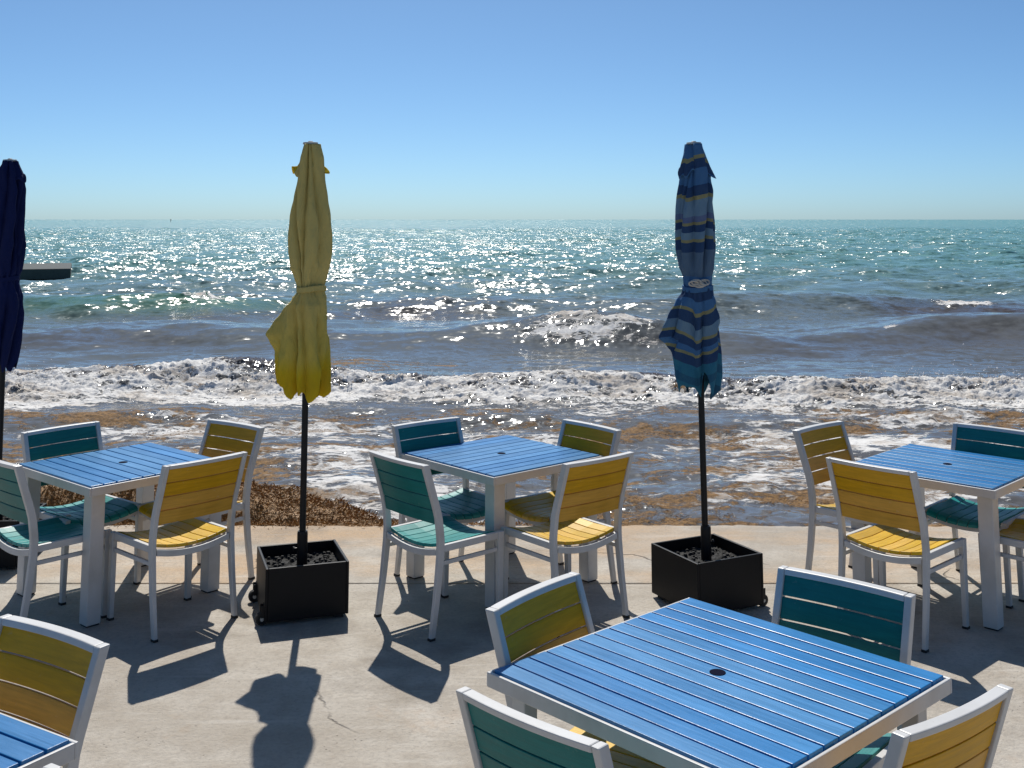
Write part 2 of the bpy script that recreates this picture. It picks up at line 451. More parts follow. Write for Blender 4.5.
CH_GROUP = 'slatted chairs round the blue tables'
chairs = [
 # x, y, deg, teal?, label
 (0.076, 3.125, -43.2, 1, 'teal chair at the near left side of the large front table, white top rail foremost'),
 (1.144, 3.168, 36.4, 0, 'yellow chair at the near right of the large front table, cut off below'),
 (0.120, 4.050, 232.3, 0, 'yellow chair at the far left side of the large front table, seen from its front'),
 (1.160, 4.150, 139.1, 1, 'teal chair at the far right of the large front table, seen from its front'),
 (-0.581, 6.294, -48.1, 1, 'teal chair with its back to us at the near left of the middle table'),
 (0.442, 6.306, 39.2, 0, 'yellow chair with its back to us at the near right of the middle table'),
 (-0.520, 7.335, 218.5, 1, 'teal chair on the sea side of the middle table, at its far left'),
 (0.463, 7.227, 129.0, 0, 'yellow chair on the sea side of the middle table, at its far right'),
 (-1.694, 6.277, 47.3, 0, 'yellow chair with its back to us at the left table, beside the yellow parasol'),
 (-2.745, 6.267, -42.0, 1, 'teal chair cut off by the left edge, at the near side of the left table'),
 (-2.779, 7.150, 230.8, 1, 'teal chair on the sea side of the left table, beside the navy parasol'),
 (-1.785, 7.265, 143.7, 0, 'yellow chair on the sea side of the left table, left of the yellow parasol'),
 (1.930, 6.138, -46.5, 0, 'yellow chair with its back to us at the near left of the right table'),
 (1.959, 7.190, 221.0, 0, 'yellow chair on the sea side of the right table, nearest the concrete edge'),
 (2.968, 7.118, 136.0, 1, 'teal chair on the sea side of the right table, cut off by the right edge'),
 (3.09, 6.215, 44.0, 0, 'yellow chair at the right table, only its seat showing at the right edge'),
 (-1.478, 3.657, 148.4, 0, 'yellow chair at the bottom left corner table, cut off by the left edge'),
 (-1.258, 2.635, 58.4, 0, 'chair at the bottom edge, only a white rail corner showing by the corner table'),
]
TEAL = {'backrest': M['teal_back'], 'seat': M['teal_seat']}
proto_chair = make_chair()
for i, (x, y, a, teal, lab) in enumerate(chairs):
    o = proto_chair if i == 0 else copy_tree(proto_chair)
    o.location = (x, y, 0); o.rotation_euler = (0, 0, R(a))
    tag(o, lab, 'chair', CH_GROUP)
    if i and teal: relabel_materials(o, TEAL)
relabel_materials(proto_chair, TEAL)

# ------------------------------------------------------------------ tables
def make_table(size, nsl, along, leg, inset):
    root = empty('slatted_table'); s2 = size / 2; Z = .74
    m = MB(); t = .012
    for s in (-1, 1):
        m.box((s * (s2 - t / 2), 0, Z - .028), (t, size, .046))
        m.box((0, s * (s2 - t / 2), Z - .028), (size - 2 * t, t, .046))
    m.box((0, 0, Z - .045), (.06, size - 2 * t, .022)) if along == 'x' else m.box((0, 0, Z - .045), (size - 2 * t, .06, .022))
    m.build('table_frame', M['white'], root, .003)
    m = MB(); inner = size - .026; pitch = inner / nsl
    for j in range(nsl):
        c = -inner / 2 + (j + .5) * pitch
        dz = random.uniform(-.0006, .0006)
        if along == 'y': m.box((c, 0, Z - .009 + dz + .002), (pitch - .0075, inner - .012, .018))
        else: m.box((0, c, Z - .009 + dz + .002), (inner - .012, pitch - .0075, .018))
    m.box((0, 0, Z - .0205), (size - .025, size - .025, .006))       # closed board under the planks
    m.build('tabletop', M['blue'], root, .0025)
    g = MB(); g.cyl((0, 0), .026, Z - .012, Z + .0035, 32); g.build('umbrella_hole_disc', M['hole_black'], root, .001)  # black disc paints in the shade of an open umbrella hole
    for sx in (-1, 1):
        for sy in (-1, 1):
            q = s2 - inset - leg / 2
            l = MB(); l.box((sx * q, sy * q, (Z - .054) / 2 + .004), (leg, leg, Z - .054 - .008)); p = l.build('table_leg', M['white'], root, .004)
            k = MB(); k.box((sx * q, sy * q, .005), (leg - .012, leg - .012, .010)); k.build('foot_glide', M['rubber'], p)
    return root

TB_GROUP = 'square blue slatted tables'
th = R(58.4); sF = 1.0455
cF = (-1.207 - (sF / 2 * math.cos(th) + sF / 2 * math.sin(th)), 3.303 - (sF / 2 * math.sin(th) - sF / 2 * math.cos(th)))
t0 = make_table(1.0455, 13, 'y', .058, .058)
t0.location = (.657, 3.762, 0); t0.rotation_euler = (0, 0, R(43.1))
tag(t0, 'large blue slatted table in the foreground with two teal and two yellow chairs', 'table', TB_GROUP)
t1 = copy_tree(t0); t1.location = (cF[0], cF[1], 0); t1.rotation_euler = (0, 0, th)
tag(t1, 'blue slatted table cut off by the bottom left corner of the photo', 'table', TB_GROUP)
t2 = make_table(.8917, 11, 'y', .082, .030); t2.location = (-2.317, 6.873, 0); t2.rotation_euler = (0, 0, R(48.3))
tag(t2, 'blue slatted table at the left, between the navy parasol and the yellow parasol', 'table', TB_GROUP)
t3 = make_table(.8917, 11, 'x', .082, .030); t3.location = (-.065, 7.129, 0); t3.rotation_euler = (0, 0, R(41.5))
tag(t3, 'blue slatted table in the middle, between the yellow parasol and the striped parasol', 'table', TB_GROUP)
t4 = copy_tree(t2); t4.location = (2.577, 6.825, 0); t4.rotation_euler = (0, 0, R(46.0))
tag(t4, 'blue slatted table cut off by the right edge, right of the striped parasol', 'table', TB_GROUP)

# ------------------------------------------------------------------ parasols
def interp(prof, z):
    for a, b in zip(prof, prof[1:]):
        if z >= b[0]:
            t = (z - a[0]) / (b[0] - a[0]); t = t * t * (3 - 2 * t) * .5 + t * .5
            return [a[i] + (b[i] - a[i]) * t for i in (1, 2)]
    return list(prof[-1][1:3])

def canopy_mesh(prof, waist, hem, seed, nseg=168, nrow=140):
    rs = np.random.RandomState(seed)
    ztop = prof[0][0]; zbot = prof[-1][0]
    ph = rs.rand(8) * 6.28
    # irregular folds: each valley has its own angle, drift, width and depth
    nv = 9; va = (np.arange(nv) + rs.uniform(-.32, .32, nv)) * 2 * math.pi / nv + ph[0]
    vd = rs.uniform(-1.0, 1.0, nv); vw = rs.uniform(.08, .19, nv); vt = rs.uniform(.25, 1.0, nv); vb = rs.uniform(.35, 1.0, nv)
    V = []; A = []
    ths = np.arange(nseg) * 2 * math.pi / nseg
    hz = np.array([hem(t) for t in ths])
    for i in range(nrow):
        t = i / (nrow - 1)
        z = ztop + (hz - ztop) * t
        pr = np.array([interp(prof, max(q, zbot)) for q in z])
        xl, xr = pr[:, 0], pr[:, 1]
        hb = np.minimum(-xl, xr); hw = hb
        below = np.clip((waist - z) / .22, 0, 1); above = np.clip((z - waist) / .20, 0, 1)
        pinch = np.exp(-((z - waist) / .055) ** 2)
        r = np.ones(nseg); dep = np.zeros(nseg)
        for k in range(nv):
            c = va[k] + vd[k] * (z - waist) * .9 + .12 * np.sin(5 * z + ph[k % 8])
            d = (ths - c + math.pi) % (2 * math.pi) - math.pi
            w = vw[k] * (1 + .9 * below) * (1 + .5 * above)
            sharp = np.exp(-np.abs(d / w) ** 1.4)
            a = (.50 * vt[k] * above + .46 * vb[k] * below + .10)
            r -= a * sharp; dep += a * sharp
        r += .045 * pinch * np.cos(19 * ths + ph[3] + 7 * z) + .035 * np.exp(-((z - waist) / .16) ** 2) * np.cos(13 * ths + ph[5] - 4 * z)
        r += .03 * np.sin(3 * ths + 9 * z + ph[4]) * (1 - pinch) + .028 * np.sin(6 * ths - 15 * z + ph[6]) + .016 * np.sin(11 * ths + 31 * z + ph[2]) + .012 * np.sin(17 * ths - 43 * z + ph[1])
        dy = .55 * hw + .050
        fin = np.where(np.cos(ths) < 0, -xl - hb, xr - hb)
        dl = np.minimum(np.abs(ths - math.pi + .25), 9); dr_ = np.abs((ths + math.pi) % (2 * math.pi) - math.pi)
        fr = np.where(np.cos(ths) < 0, np.exp(-(dl / .42) ** 2), np.exp(-(dr_ / .6) ** 2)) * fin
        x = (hb * r + fr) * np.cos(ths); y = dy * r * np.sin(ths) - .35 * fr * (np.cos(ths) < 0)
        k_ = np.where(x < 0, xl / np.minimum(x.min(), -1e-4), xr / np.maximum(x.max(), 1e-4)); x = x * k_
        al = (ztop - z) / (ztop - zbot) + .007 * above * np.sin(2 * ths + ph[1]) + .004 * np.sin(ths * 3 + ph[7] + 4 * z) + .022 * (dep - .15) * above - below * (.050 * (1 - np.abs(np.cos(ths + .3))) - .010 * np.sin(3 * ths + ph[2]) - .016 * dep)
        V += np.stack([x, y, z], -1).tolist(); A += al.tolist()
    F = []
    for i in range(nrow - 1):
        for k in range(nseg):
            l = (k + 1) % nseg
            F.append((i * nseg + k, (i + 1) * nseg + k, (i + 1) * nseg + l, i * nseg + l))
    return V, F, A

def canopy(name, data, mat, parent):
    V, F, A = data
    me = bpy.data.meshes.new(name); me.from_pydata(V, [], F); me.update()
    at = me.attributes.new('along', 'FLOAT', 'POINT'); at.data.foreach_set('value', A)
    o = link(name, me, mat, parent, smooth=True)
    s = o.modifiers.new('Solidify', 'SOLIDIFY'); s.thickness = .003; s.offset = 0
    return o

def vent_mesh(z0, z1, r0, r1, seed, w=(0, 0), tuft=0.0):
    """small vent cap; the corners bunch into tufts at the two sides"""
    rs = np.random.RandomState(seed); V = []; F = []; A = []; n = 120; rows = 22
    ph = rs.rand(6) * 6.28
    for i in range(rows):
        t = i / (rows - 1)
        for k in range(n):
            th = 2 * math.pi * k / n
            c = .5 + .5 * math.cos(8 * th + ph[0] + .6 * math.sin(2 * th + ph[1]))
            side = abs(math.cos(th)) ** 10
            r = r0 + (r1 - r0) * (t ** .8) * (1 - .30 * t * (1 - c)) + .006 * t * math.sin(5 * th + ph[2])
            b = max(0, (t - .62) / .38)
            r += tuft * side * b * (1 + .35 * math.sin(17 * t + ph[3] + 3 * th)) + .010 * b * math.sin(9 * th + 12 * t + ph[4])
            z = z0 + (z1 - z0) * t + (.020 + .045 * (.5 + .5 * math.sin(3 * th + ph[1]))) * t * t * (1 - c) + tuft * .9 * side * b * b
            V.append((r * math.cos(th) + w[0] * t, r * .72 * math.sin(th), z)); A.append(.11 * t if tuft < .01 or side * b < .25 else .86)
    for i in range(rows - 1):
        for k in range(n):
            l = (k + 1) % n; F.append((i * n + k, (i + 1) * n + k, (i + 1) * n + l, i * n + l))
    return V, F, A

def make_parasol(loc, rz, prof, waist, hem, seed, mat, ztop, vent, label, cord=None, lean=0.0):
    root = empty('closed_parasol', loc, rz, lean)
    m = MB(); m.cyl((0, 0), .0185, .055, ztop - .02, 20); m.build('pole', M['black_paint'], root, smooth=False)
    canopy('canopy', canopy_mesh(prof, waist, hem, seed), mat, root)
    canopy('vent_cap', vent_mesh(*vent), mat, root)
    m = MB(); m.cyl((0, 0), .046, ztop - .012, ztop, 28, .043); m.cyl((0, 0), .018, ztop, ztop + .008, 20, .012); m.build('finial', M['cap'], root, .002)
    # tie strap wound round the waist
    xl, xr = interp(prof, waist); cx = (xl + xr) / 2; hw = (xr - xl) / 2; dy = .55 * hw + .05
    m = MB(); rings = []
    for k in range(48):
        th = 2 * math.pi * k / 48; z = waist + .006 * math.sin(2 * th + seed); q = 1.0 + .015 * math.sin(9 * th)
        ring = []
        for (dr, dz) in ((.0, -.016), (.006, -.014), (.006, .014), (.0, .016)):
            ring.append((cx + (hw * q + dr) * math.cos(th), (dy * q + dr) * math.sin(th), z + dz))
        rings.append(ring)
    m.loft(rings, closed=True); m.build('tie_strap', mat, root)
    if cord:
        m = MB()
        for a in range(5):
            pts = []
            for k in range(14):
                q = 2 * math.pi * k / 14
                pts.append((cx - .01 + .028 * math.cos(q) + .018 * (a - 2) * .9, -dy - .016 - .008 * math.sin(q + a), waist + .035 + .014 * math.sin(q) + .008 * math.sin(a * 2.1)))
            m.tube(pts, .0055, 8, True)
        m.build('tie_knot', M['cord'], root, smooth=True)
    tag(root, label, 'parasol', 'closed parasols along the terrace edge')
    return root

def px(u, ax, s=.0023): return (u - ax) * s
def vz(cy, Y):  # helper: heights read off the photograph for a parasol at distance Y
    v = 120 + .3906 * cy
    return 2.1796 - (v - 219.5) * Y / 1118.0 * .985

Y1, Y2 = 6.593, 6.70
def prof_from(rows, Y, ax0, ax1):
    out = []
    for cy, l, r in rows:
        ax = ax0 + (ax1 - ax0) * (cy - 58) / 660.0
        s = .3906 * Y / 1118.0
        out.append((vz(cy, Y), (l - ax) * s, (r - ax) * s))
    return out
p1 = prof_from([(60, 196, 234), (100, 182, 243), (150, 176, 246), (200, 166, 254), (250, 156, 261), (300, 152, 265), (340, 152, 265), (375, 160, 259), (400, 170, 251),
                (422, 177, 245), (438, 176, 246), (455, 164, 250), (490, 136, 251), (520, 114, 252), (545, 98, 253), (562, 106, 255), (590, 119, 257), (640, 120, 259), (690, 128, 261), (720, 150, 250)], Y1, 208, 197)
p2 = prof_from([(60, 143, 184), (100, 138, 196), (140, 131, 206), (200, 122, 213), (250, 119, 218), (330, 120, 222), (370, 128, 217), (400, 137, 210),
                (424, 139, 208), (440, 134, 212), (462, 118, 217), (500, 97, 223), (530, 82, 226), (552, 72, 229), (570, 92, 231), (590, 106, 233), (640, 112, 235), (690, 122, 231), (705, 132, 224)], Y2, 165, 180)

def hem1(th):
    z = vz(690, Y1)
    left = max(0, -math.cos(th)); right = max(0, math.cos(th))
    front = max(0, -math.sin(th))
    z += -.030 * math.exp(-((((th - 4.4) + math.pi) % (2 * math.pi) - math.pi) / .5) ** 2)      # front tip
    z += -.010 * math.exp(-((((th - 5.9) + math.pi) % (2 * math.pi) - math.pi) / .20) ** 2)
    z += .075 * math.exp(-((((th - 5.45) + math.pi) % (2 * math.pi) - math.pi) / .17) ** 2)     # notch by the pole
    z += .055 * left + .026 * math.sin(7 * th + 1.0 + .8 * math.sin(2 * th)) + .018 * math.sin(12 * th + 1.3 * math.sin(3 * th))
    return z
def hem2(th):
    z = vz(690, Y2)
    left = max(0, -math.cos(th))
    z += .05 * left + .026 * math.sin(8 * th + .4) + .014 * math.sin(13 * th + 2)
    z += .085 * math.exp(-((((th - 4.85) + math.pi) % (2 * math.pi) - math.pi) / .16) ** 2)
    z += .06 * math.exp(-((((th - 5.5) + math.pi) % (2 * math.pi) - math.pi) / .13) ** 2)
    return z

zt1 = vz(57, Y1) + .004; zt2 = vz(57, Y2) + .004
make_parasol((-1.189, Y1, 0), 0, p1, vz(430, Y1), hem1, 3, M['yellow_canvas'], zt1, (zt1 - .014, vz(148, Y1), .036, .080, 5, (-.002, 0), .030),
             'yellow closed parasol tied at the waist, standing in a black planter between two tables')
make_parasol((1.118, Y2, 0), 0, p2, vz(430, Y2), hem2, 9, M['stripe_canvas'], zt2, (zt2 - .014, vz(150, Y2), .036, .112, 8, (.010, 0)),
             'blue parasol with navy and yellow stripes, closed and knotted, in the right planter', cord=True, lean=R(-.6))
# navy parasol at the left edge
Y3 = 7.50
s3 = Y3 / 6.6 * .965
def scl(p, kx, z0, kz): return [((z - vz(57, Y1)) * kz + z0, a * kx, b * kx) for z, a, b in p]
rows3 = [(60, 192, 232), (110, 176, 250), (160, 168, 252), (250, 158, 254), (340, 156, 250), (400, 166, 244), (428, 170, 240), (445, 168, 243), (490, 160, 250), (540, 156, 252), (600, 158, 250), (660, 166, 246), (715, 176, 240)]
p3 = scl(prof_from(rows3, Y1, 208, 204), 1.0, 2.575, .93)
zt3 = 2.579
def hem3(th): return p3[-1][0] + .03 + .02 * math.sin(8 * th) + .012 * math.sin(13 * th)
make_parasol((-3.325, Y3, 0), 0, p3, (vz(430, Y1) - vz(57, Y1)) * .93 + 2.575, hem3, 21, M['navy_canvas'], zt3, (zt3 - .014, zt3 - .155, .036, .112, 2, (.004, 0)),
             'dark navy closed parasol cut off by the left edge', lean=R(-.9))

def make_planter():
    root = empty('parasol_planter'); s = .455; h = .30; w = .016
    m = MB(); z0 = .022
    for q in (-1, 1):
        m.box((q * (s / 2 - w / 2), 0, (h + z0) / 2), (w, s, h - z0))
        m.box((0, q * (s / 2 - w / 2), (h + z0) / 2), (s - 2 * w, w, h - z0))
    m.box((0, 0, z0 + .012), (s - 2 * w, s - 2 * w, .018))
    m.build('planter_box', M['planter'], root, .004)
    # gravel fill: bumpy sheet with loose stones
    n = 34; a = s / 2 - w - .001; V = []; F = []
    for i in range(n):
        for j in range(n):
            V.append((-a + 2 * a * i / (n - 1), -a + 2 * a * j / (n - 1), .232 + .012 * random.random()))
    for i in range(n - 1):
        for j in range(n - 1): F.append((i * n + j, (i + 1) * n + j, (i + 1) * n + j + 1, i * n + j + 1))
    m = MB(); m.add(V, F)
    for _ in range(90):
        x = random.uniform(-.19, .19); y = random.uniform(-.19, .19); r = random.uniform(.008, .02)
        if abs(x) < .045 and abs(y) < .045: continue
        ring = lambda rr, z: [(x + rr * math.cos(t) * random.uniform(.8, 1.2), y + rr * math.sin(t) * random.uniform(.8, 1.2), z) for t in [k * math.pi / 3 for k in range(6)]]
        m.loft([ring(r * .7, .232), ring(r, .24), ring(r * .5, .242 + r * .6)])
    m.build('gravel_fill', M['gravel'], root)
    m = MB(); ring = lambda r, z: [(r * math.cos(2 * math.pi * k / 24), r * math.sin(2 * math.pi * k / 24), z) for k in range(24)]
    m.loft([ring(.030, .05), ring(.030, .41), ring(.027, .425), ring(.0205, .425), ring(.0205, .05)], cap=False); m.build('pole_sleeve', M['black_paint'], root)
    b = MB(); b.tube([(.024, 0, .33), (.046, 0, .33)], .006, 8); b.tube([(.044, 0, .33), (.052, 0, .33)], .012, 10); b.build('clamp_knob', M['black_paint'], root)
    for sy in (-1, 1):
        wl = MB(); x = s / 2 - .016; y = sy * (s / 2 - .035); r = .034
        rings = []
        for (yy, rr) in ((-.018, r * .72), (-.016, r * .95), (-.008, r), (.008, r), (.016, r * .95), (.018, r * .72), (.010, r * .66), (.010, .0001)):
            rings.append([(x + .028 + rr * math.cos(t), y + yy, .036 + rr * math.sin(t)) for t in [2 * math.pi * k / 28 for k in range(28)]])
        wl.loft(rings); p = wl.build('caster_wheel', M['rubber'], root, smooth=False)
        f = MB(); f.box((x + .012, y - .024, .075), (.045, .004, .06)); f.box((x + .012, y + .024, .075), (.045, .004, .06)); f.box((x + .004, y, .108), (.03, .052, .006)); f.build('wheel_fork', M['black_paint'], p)
        hb = MB(); hb.tube([(x + .028, y - .021, .036), (x + .028, y + .021, .036)], .010, 12); hb.build('hub', M['cap'], p)
        k = MB(); k.box((-s / 2 + .05, sy * (s / 2 - .05), .0115), (.05, .05, .021)); k.build('foot_block', M['rubber'], root)
    return root
pl = make_planter(); pl.location = (1.118, Y2, 0); pl.rotation_euler = (0, 0, R(26.8))
tag(pl, 'square black planter on wheels holding the striped blue parasol', 'planter', 'black parasol planters')
pl2 = copy_tree(pl); pl2.location = (-1.189, Y1, 0); pl2.rotation_euler = (0, 0, R(18.6 + 180))
tag(pl2, 'square black planter holding the yellow parasol, filled with dark gravel', 'planter', 'black parasol planters')
pl3 = copy_tree(pl); pl3.location = (-3.325, Y3, 0); pl3.rotation_euler = (0, 0, R(182))
tag(pl3, 'black planter at the left edge holding the navy parasol, mostly hidden by a teal chair', 'planter', 'black parasol planters')

# ------------------------------------------------------------------ terrace
EDGE = 8.36; JOINT = 7.03
jx = np.linspace(-30, 30, 1400); jy = JOINT + .006 * fbm(jx * .8, jx * 0 + 2, 501, 3) + .0045 * fbm(jx * 7, jx * 0 + 5, 502, 3)
V = []; F = []
for i in range(len(jx)):
    x, y = jx[i], jy[i]
    V += [(x, -16, 0), (x, y - .3, 0), (x, y - .007, 0), (x, y, -.007), (x, y, -.6)]
for i in range(len(jx) - 1):
    for k in range(4): F.append((i * 5 + k, i * 5 + 5 + k, i * 5 + 6 + k, i * 5 + 1 + k))
m = MB(); m.add(V, F); g = m.build('terrace', M['concrete'], None)
tag(g, None, None, None, 'structure')
# cap strip along the sea with a worn, chipped outer edge
nx = 1500; xs = np.linspace(-30, 30, nx)
ey = EDGE + .07 * fbm(xs * .35, xs * 0, 31, 3) + .05 * fbm(xs * 1.7, xs * 0 + 4, 32, 4, .65) + .030 * fbm(xs * 6, xs * 0 + 9, 33, 3, .65)
V = []; F = []
prof = [(0, -.6), (0, -.006), (.006, 0)]
rows = 22
cols_n = 3 + rows + 6
for i in range(nx):
    x = xs[i]; y0 = JOINT + .011; y1 = ey[i]
    V += [(x, y0, -.6), (x, y0, -.007), (x, y0 + .007, 0)]
    for k in range(1, rows + 1):
        t = k / rows; V.append((x, y0 + .007 + (y1 - .07 - y0 - .007) * t, 0))
    r = .045 + .03 * (_hash(np.array([i // 3]), np.array([5]), 3)[0])
    for q, (a, b) in enumerate(((.35, .04), (.62, .15), (.82, .35), (.95, .62), (1, 1), (1.0, 14))):
        V.append((x, y1 - .07 + .07 * a, -r * b + .006 * (random.random() - .5) * (1 if q < 5 else 0)))
for i in range(nx - 1):
    for k in range(cols_n - 1):
        F.append((i * cols_n + k, (i + 1) * cols_n + k, (i + 1) * cols_n + k + 1, i * cols_n + k + 1))
m = MB(); m.add(V, F); g = m.build('terrace_edge', M['concrete_warm'], None)
tag(g, None, None, None, 'structure')

# ------------------------------------------------------------------ sea
ZW = -.36
CAMH = 2.1796
def build_sea():
    nc = 960
    def geo(a, b, n): return a * np.exp(np.linspace(0, math.log(b / a), n, endpoint=False))
    ys = np.concatenate([geo(8.0, 13.0, 190), geo(13.0, 19.0, 300), geo(19, 45, 330), geo(45, 420, 760), geo(420, 24000, 60), [24000.0]])
    ts = np.tan(np.linspace(-R(37), R(37), nc))
    Yg, Tg = np.meshgrid(ys, ts, indexing='ij')
    Xg = Tg * (Yg + 2.0)
    nrow = len(ys)
    cut = lambda y: int(np.searchsorted(ys, y))
    rs = np.random.RandomState(5); Z = np.zeros_like(Yg); DX = np.zeros_like(Yg); DY = np.zeros_like(Yg)
    spacing = .0030 * Yg
    env = .26 + .74 * sstep(20, 42, Yg)
    nfar = cut(430)
    # wind sea: many short-crested wave trains
    for i in range(76):
        lam = math.exp(rs.uniform(math.log(.50), math.log(7)))
        k = 2 * math.pi / lam; ang = rs.normal(0, .6) + R(8)
        dx, dy = math.sin(ang), -math.cos(ang)
        sl = float(np.interp(lam, [.5, 1.2, 2.5, 7], [.046, .046, .034, .018]))
        a = sl / k
        hi = min(nfar, cut(lam / 2.0 / .0030))
        x, y = Xg[:hi], Yg[:hi]
        fade = sstep(2.0, 3.6, lam / spacing[:hi]) * env[:hi]
        ph = k * (dx * x + dy * y) + rs.uniform(0, 6.28)
        sn = np.sin(ph) * fade * .7
        Z[:hi] += a * np.cos(ph) * fade; DX[:hi] -= dx * a * sn; DY[:hi] -= dy * a * sn
    gust = np.ones_like(Yg); gust[:nfar] = .75 + .6 * sstep(-.25, .45, fbm(Xg[:nfar] * .02, Yg[:nfar] * .035, 77, 2))
    Z *= gust
    foam = np.zeros_like(Yg); weed = np.zeros_like(Yg); silt = np.zeros_like(Yg); green = np.zeros_like(Yg)
    def n1(X, f, sd): return fbm(X * f, X * 0 + 3.3 * sd, sd, 3)
    def ridge(X, Y, y0, slope, amp, H, wf, wb, mod, seed):
        s = Y - (y0 + slope * X + amp * fbm(X * .12, X * 0 + seed, seed, 3))
        return s, H * mod * np.where(s < 0, np.exp(-(s / wf) ** 2), np.exp(-(np.abs(s) / wb) ** 1.6))
    bump_x = lambda X, c, w: np.exp(-((X - c) / w) ** 2)
    def mx(dst, a, b, v): dst[a:b] = np.maximum(dst[a:b], v)
    # --- bore close in
    a, b = 0, cut(23); X, Y = Xg[a:b], Yg[a:b]
    s, h = ridge(X, Y, 16.9, -.05, 1.6, .25, .55, 1.5, 1 + .5 * n1(X, .35, 41), 42)
    Z[a:b] += h
    bil = np.abs(fbm(X * 1.5, Y * 2.0, 43, 3, .62)); fine = np.abs(fbm(X * 6.2, Y * 7.5, 49, 3, .65))
    core = sstep(.55, -.25, s) * sstep(-3.4, -.3, s + 1.9 * fbm(X * .5, Y * .4, 44, 3))
    grit = np.abs(fbm(X * 13, Y * 15, 40, 2))
    Z[a:b] += core * (bil * .12 + fine * .10 + grit * .045 - .03) * (.35 + .65 * np.exp(-((s + .35) / 1.0) ** 2))
    DX[a:b] += core * .09 * fbm(X * 3, Y * 3, 46, 3); DY[a:b] += core * .09 * fbm(X * 3, Y * 3, 47, 3)
    f = core * (.76 + .62 * fbm(X * .55, Y * 2.2, 45, 5, .62) + .35 * fbm(X * 2.6, Y * 5.0, 39, 3, .6))
    f *= 1 - .9 * sstep(.15, .5, n1(X, .3, 48)) * np.exp(-((s - .05) / .45) ** 2)
    mx(foam, a, b, f); mx(silt, a, b, .8 * np.exp(-((s - .2) / .5) ** 2)); mx(weed, a, b, core * np.clip(.30 + .9 * fbm(X * .7, Y * 1.1, 37, 4, .6), 0, 1))
    # --- little rollers in front of it
    a, b = 0, cut(17.5); X, Y = Xg[a:b], Yg[a:b]
    for y0, sd, H in ((14.2, 52, .10), (12.2, 56, .06), (10.6, 58, .04)):
        s, h = ridge(X, Y, y0, .05, 1.6, H, .3, .9, 1 + .8 * n1(X, .4, sd - 1), sd)
        q = np.exp(-((s + .1) / .40) ** 2) * sstep(-.15, .35, n1(X, .3, sd + 1))
        Z[a:b] += h + q * np.abs(fbm(X * 2.4, Y * 3, sd + 2, 4, .6)) * H * 1.3
        mx(foam, a, b, .80 * q)
    # --- outer breakers
    a, b = cut(17), cut(36); X, Y = Xg[a:b], Yg[a:b]
    s, h = ridge(X, Y, 24.0, -.02, 1.6, .52, 1.0, 3.0, .30 + .80 * bump_x(X, 1.6, 2.4) + .18 * bump_x(X, -7.5, 3.2) + .7 * bump_x(X, 10.3, 2.6) + .3 * n1(X, .2, 61), 62)
    Z[a:b] += h
    wc = bump_x(X, 1.7, 1.9) * sstep(.5, -.1, s) * sstep(-2.4, -.6, s + .8 * fbm(X * .8, Y * .5, 63, 3))
    Z[a:b] += wc * (np.abs(fbm(X * 1.5, Y * 1.8, 64, 3, .6)) * .12 + np.abs(fbm(X * 6, Y * 6, 68, 2)) * .07)
    mx(foam, a, b, wc * (.60 + .85 * fbm(X * .7, Y * 1.8, 65, 5, .6)))
    mx(silt, a, b, .65 * np.exp(-((s + 1.0) / 1.3) ** 2) * (.5 + .5 * sstep(0, .5, n1(X, .15, 66))))
    mx(foam, a, b, .60 * np.exp(-((s + .05) / .35) ** 2) * sstep(.12, .5, n1(X, .55, 67)))
    a, b = cut(22), cut(50); X, Y = Xg[a:b], Yg[a:b]
    s, h = ridge(X, Y, 31.5, .03, 2.0, .50, 1.4, 4.5, .5 + .6 * bump_x(X, -10.0, 4.0) + .45 * bump_x(X, 7, 4) + .4 * n1(X, .16, 71), 72)
    Z[a:b] += h; mx(silt, a, b, .9 * np.exp(-((s + 1.6) / 2.0) ** 2) * sstep(-.2, .4, n1(X, .10, 73)))
    mx(green, a, b, .8 * np.exp(-((s + .6) / 1.2) ** 2) * sstep(-3, -8, X) * sstep(-17, -11, X))
    cap = np.exp(-((s + .15) / .55) ** 2) * sstep(.0, .4, n1(X, .34, 74))
    Z[a:b] += cap * np.abs(fbm(X * 1.3, Y * 1.5, 75, 4, .6)) * .25; mx(foam, a, b, .75 * cap)
    a, b = cut(30), cut(110); X, Y = Xg[a:b], Yg[a:b]
    for (y0, H, sd) in ((40, .40, 81), (51, .34, 91), (68, .32, 101)):
        s, h = ridge(X, Y, y0, .02, 3.0, H, 2.2, 5.0, .5 + .9 * np.abs(n1(X, .08, sd)), sd + 1)
        Z[a:b] += h; cap = np.exp(-((s + .2) / .7) ** 2) * sstep(.12, .45, n1(X, .22, sd + 2)); mx(foam, a, b, .62 * cap)
    a, b = cut(36), cut(420); X, Y = Xg[a:b], Yg[a:b]
    mx(foam, a, b, .55 * sstep(.36, .56, fbm(X * .10, Y * .20, 111, 3, .6)) * sstep(38, 55, Y) * sstep(420, 200, Y))
    # --- swash: lace of foam, floating weed
    a, b = 0, cut(27); X, Y = Xg[a:b], Yg[a:b]
    sw = sstep(15.6, 13.6, Y)
    mx(foam, a, b, sw * np.clip(.46 + .85 * fbm(X * .42, Y * .75, 121, 5, .58), .10, .9))
    Z[a:b] += sw * (.055 * fbm(X * .9, Y * 1.5, 122, 4) + .022 * fbm(X * 3.2, Y * 4.2, 124, 3))
    wd = sstep(16.6, 14.8, Y) * np.clip(.60 + .80 * fbm(X * .55 + 40, Y * 1.0, 123, 4, .6), 0, 1)
    calm = sstep(16.8, 18.2, Y) * sstep(24.5, 21.5, Y)
    wd = np.maximum(wd, calm * np.clip(-.02 + 1.1 * fbm(X * .16 + 9, Y * .55, 125, 4, .6) + .70 * np.exp(-((X + 3.4) / 4.5) ** 2) * np.exp(-((Y - 19.6) / 1.5) ** 2), 0, 1))
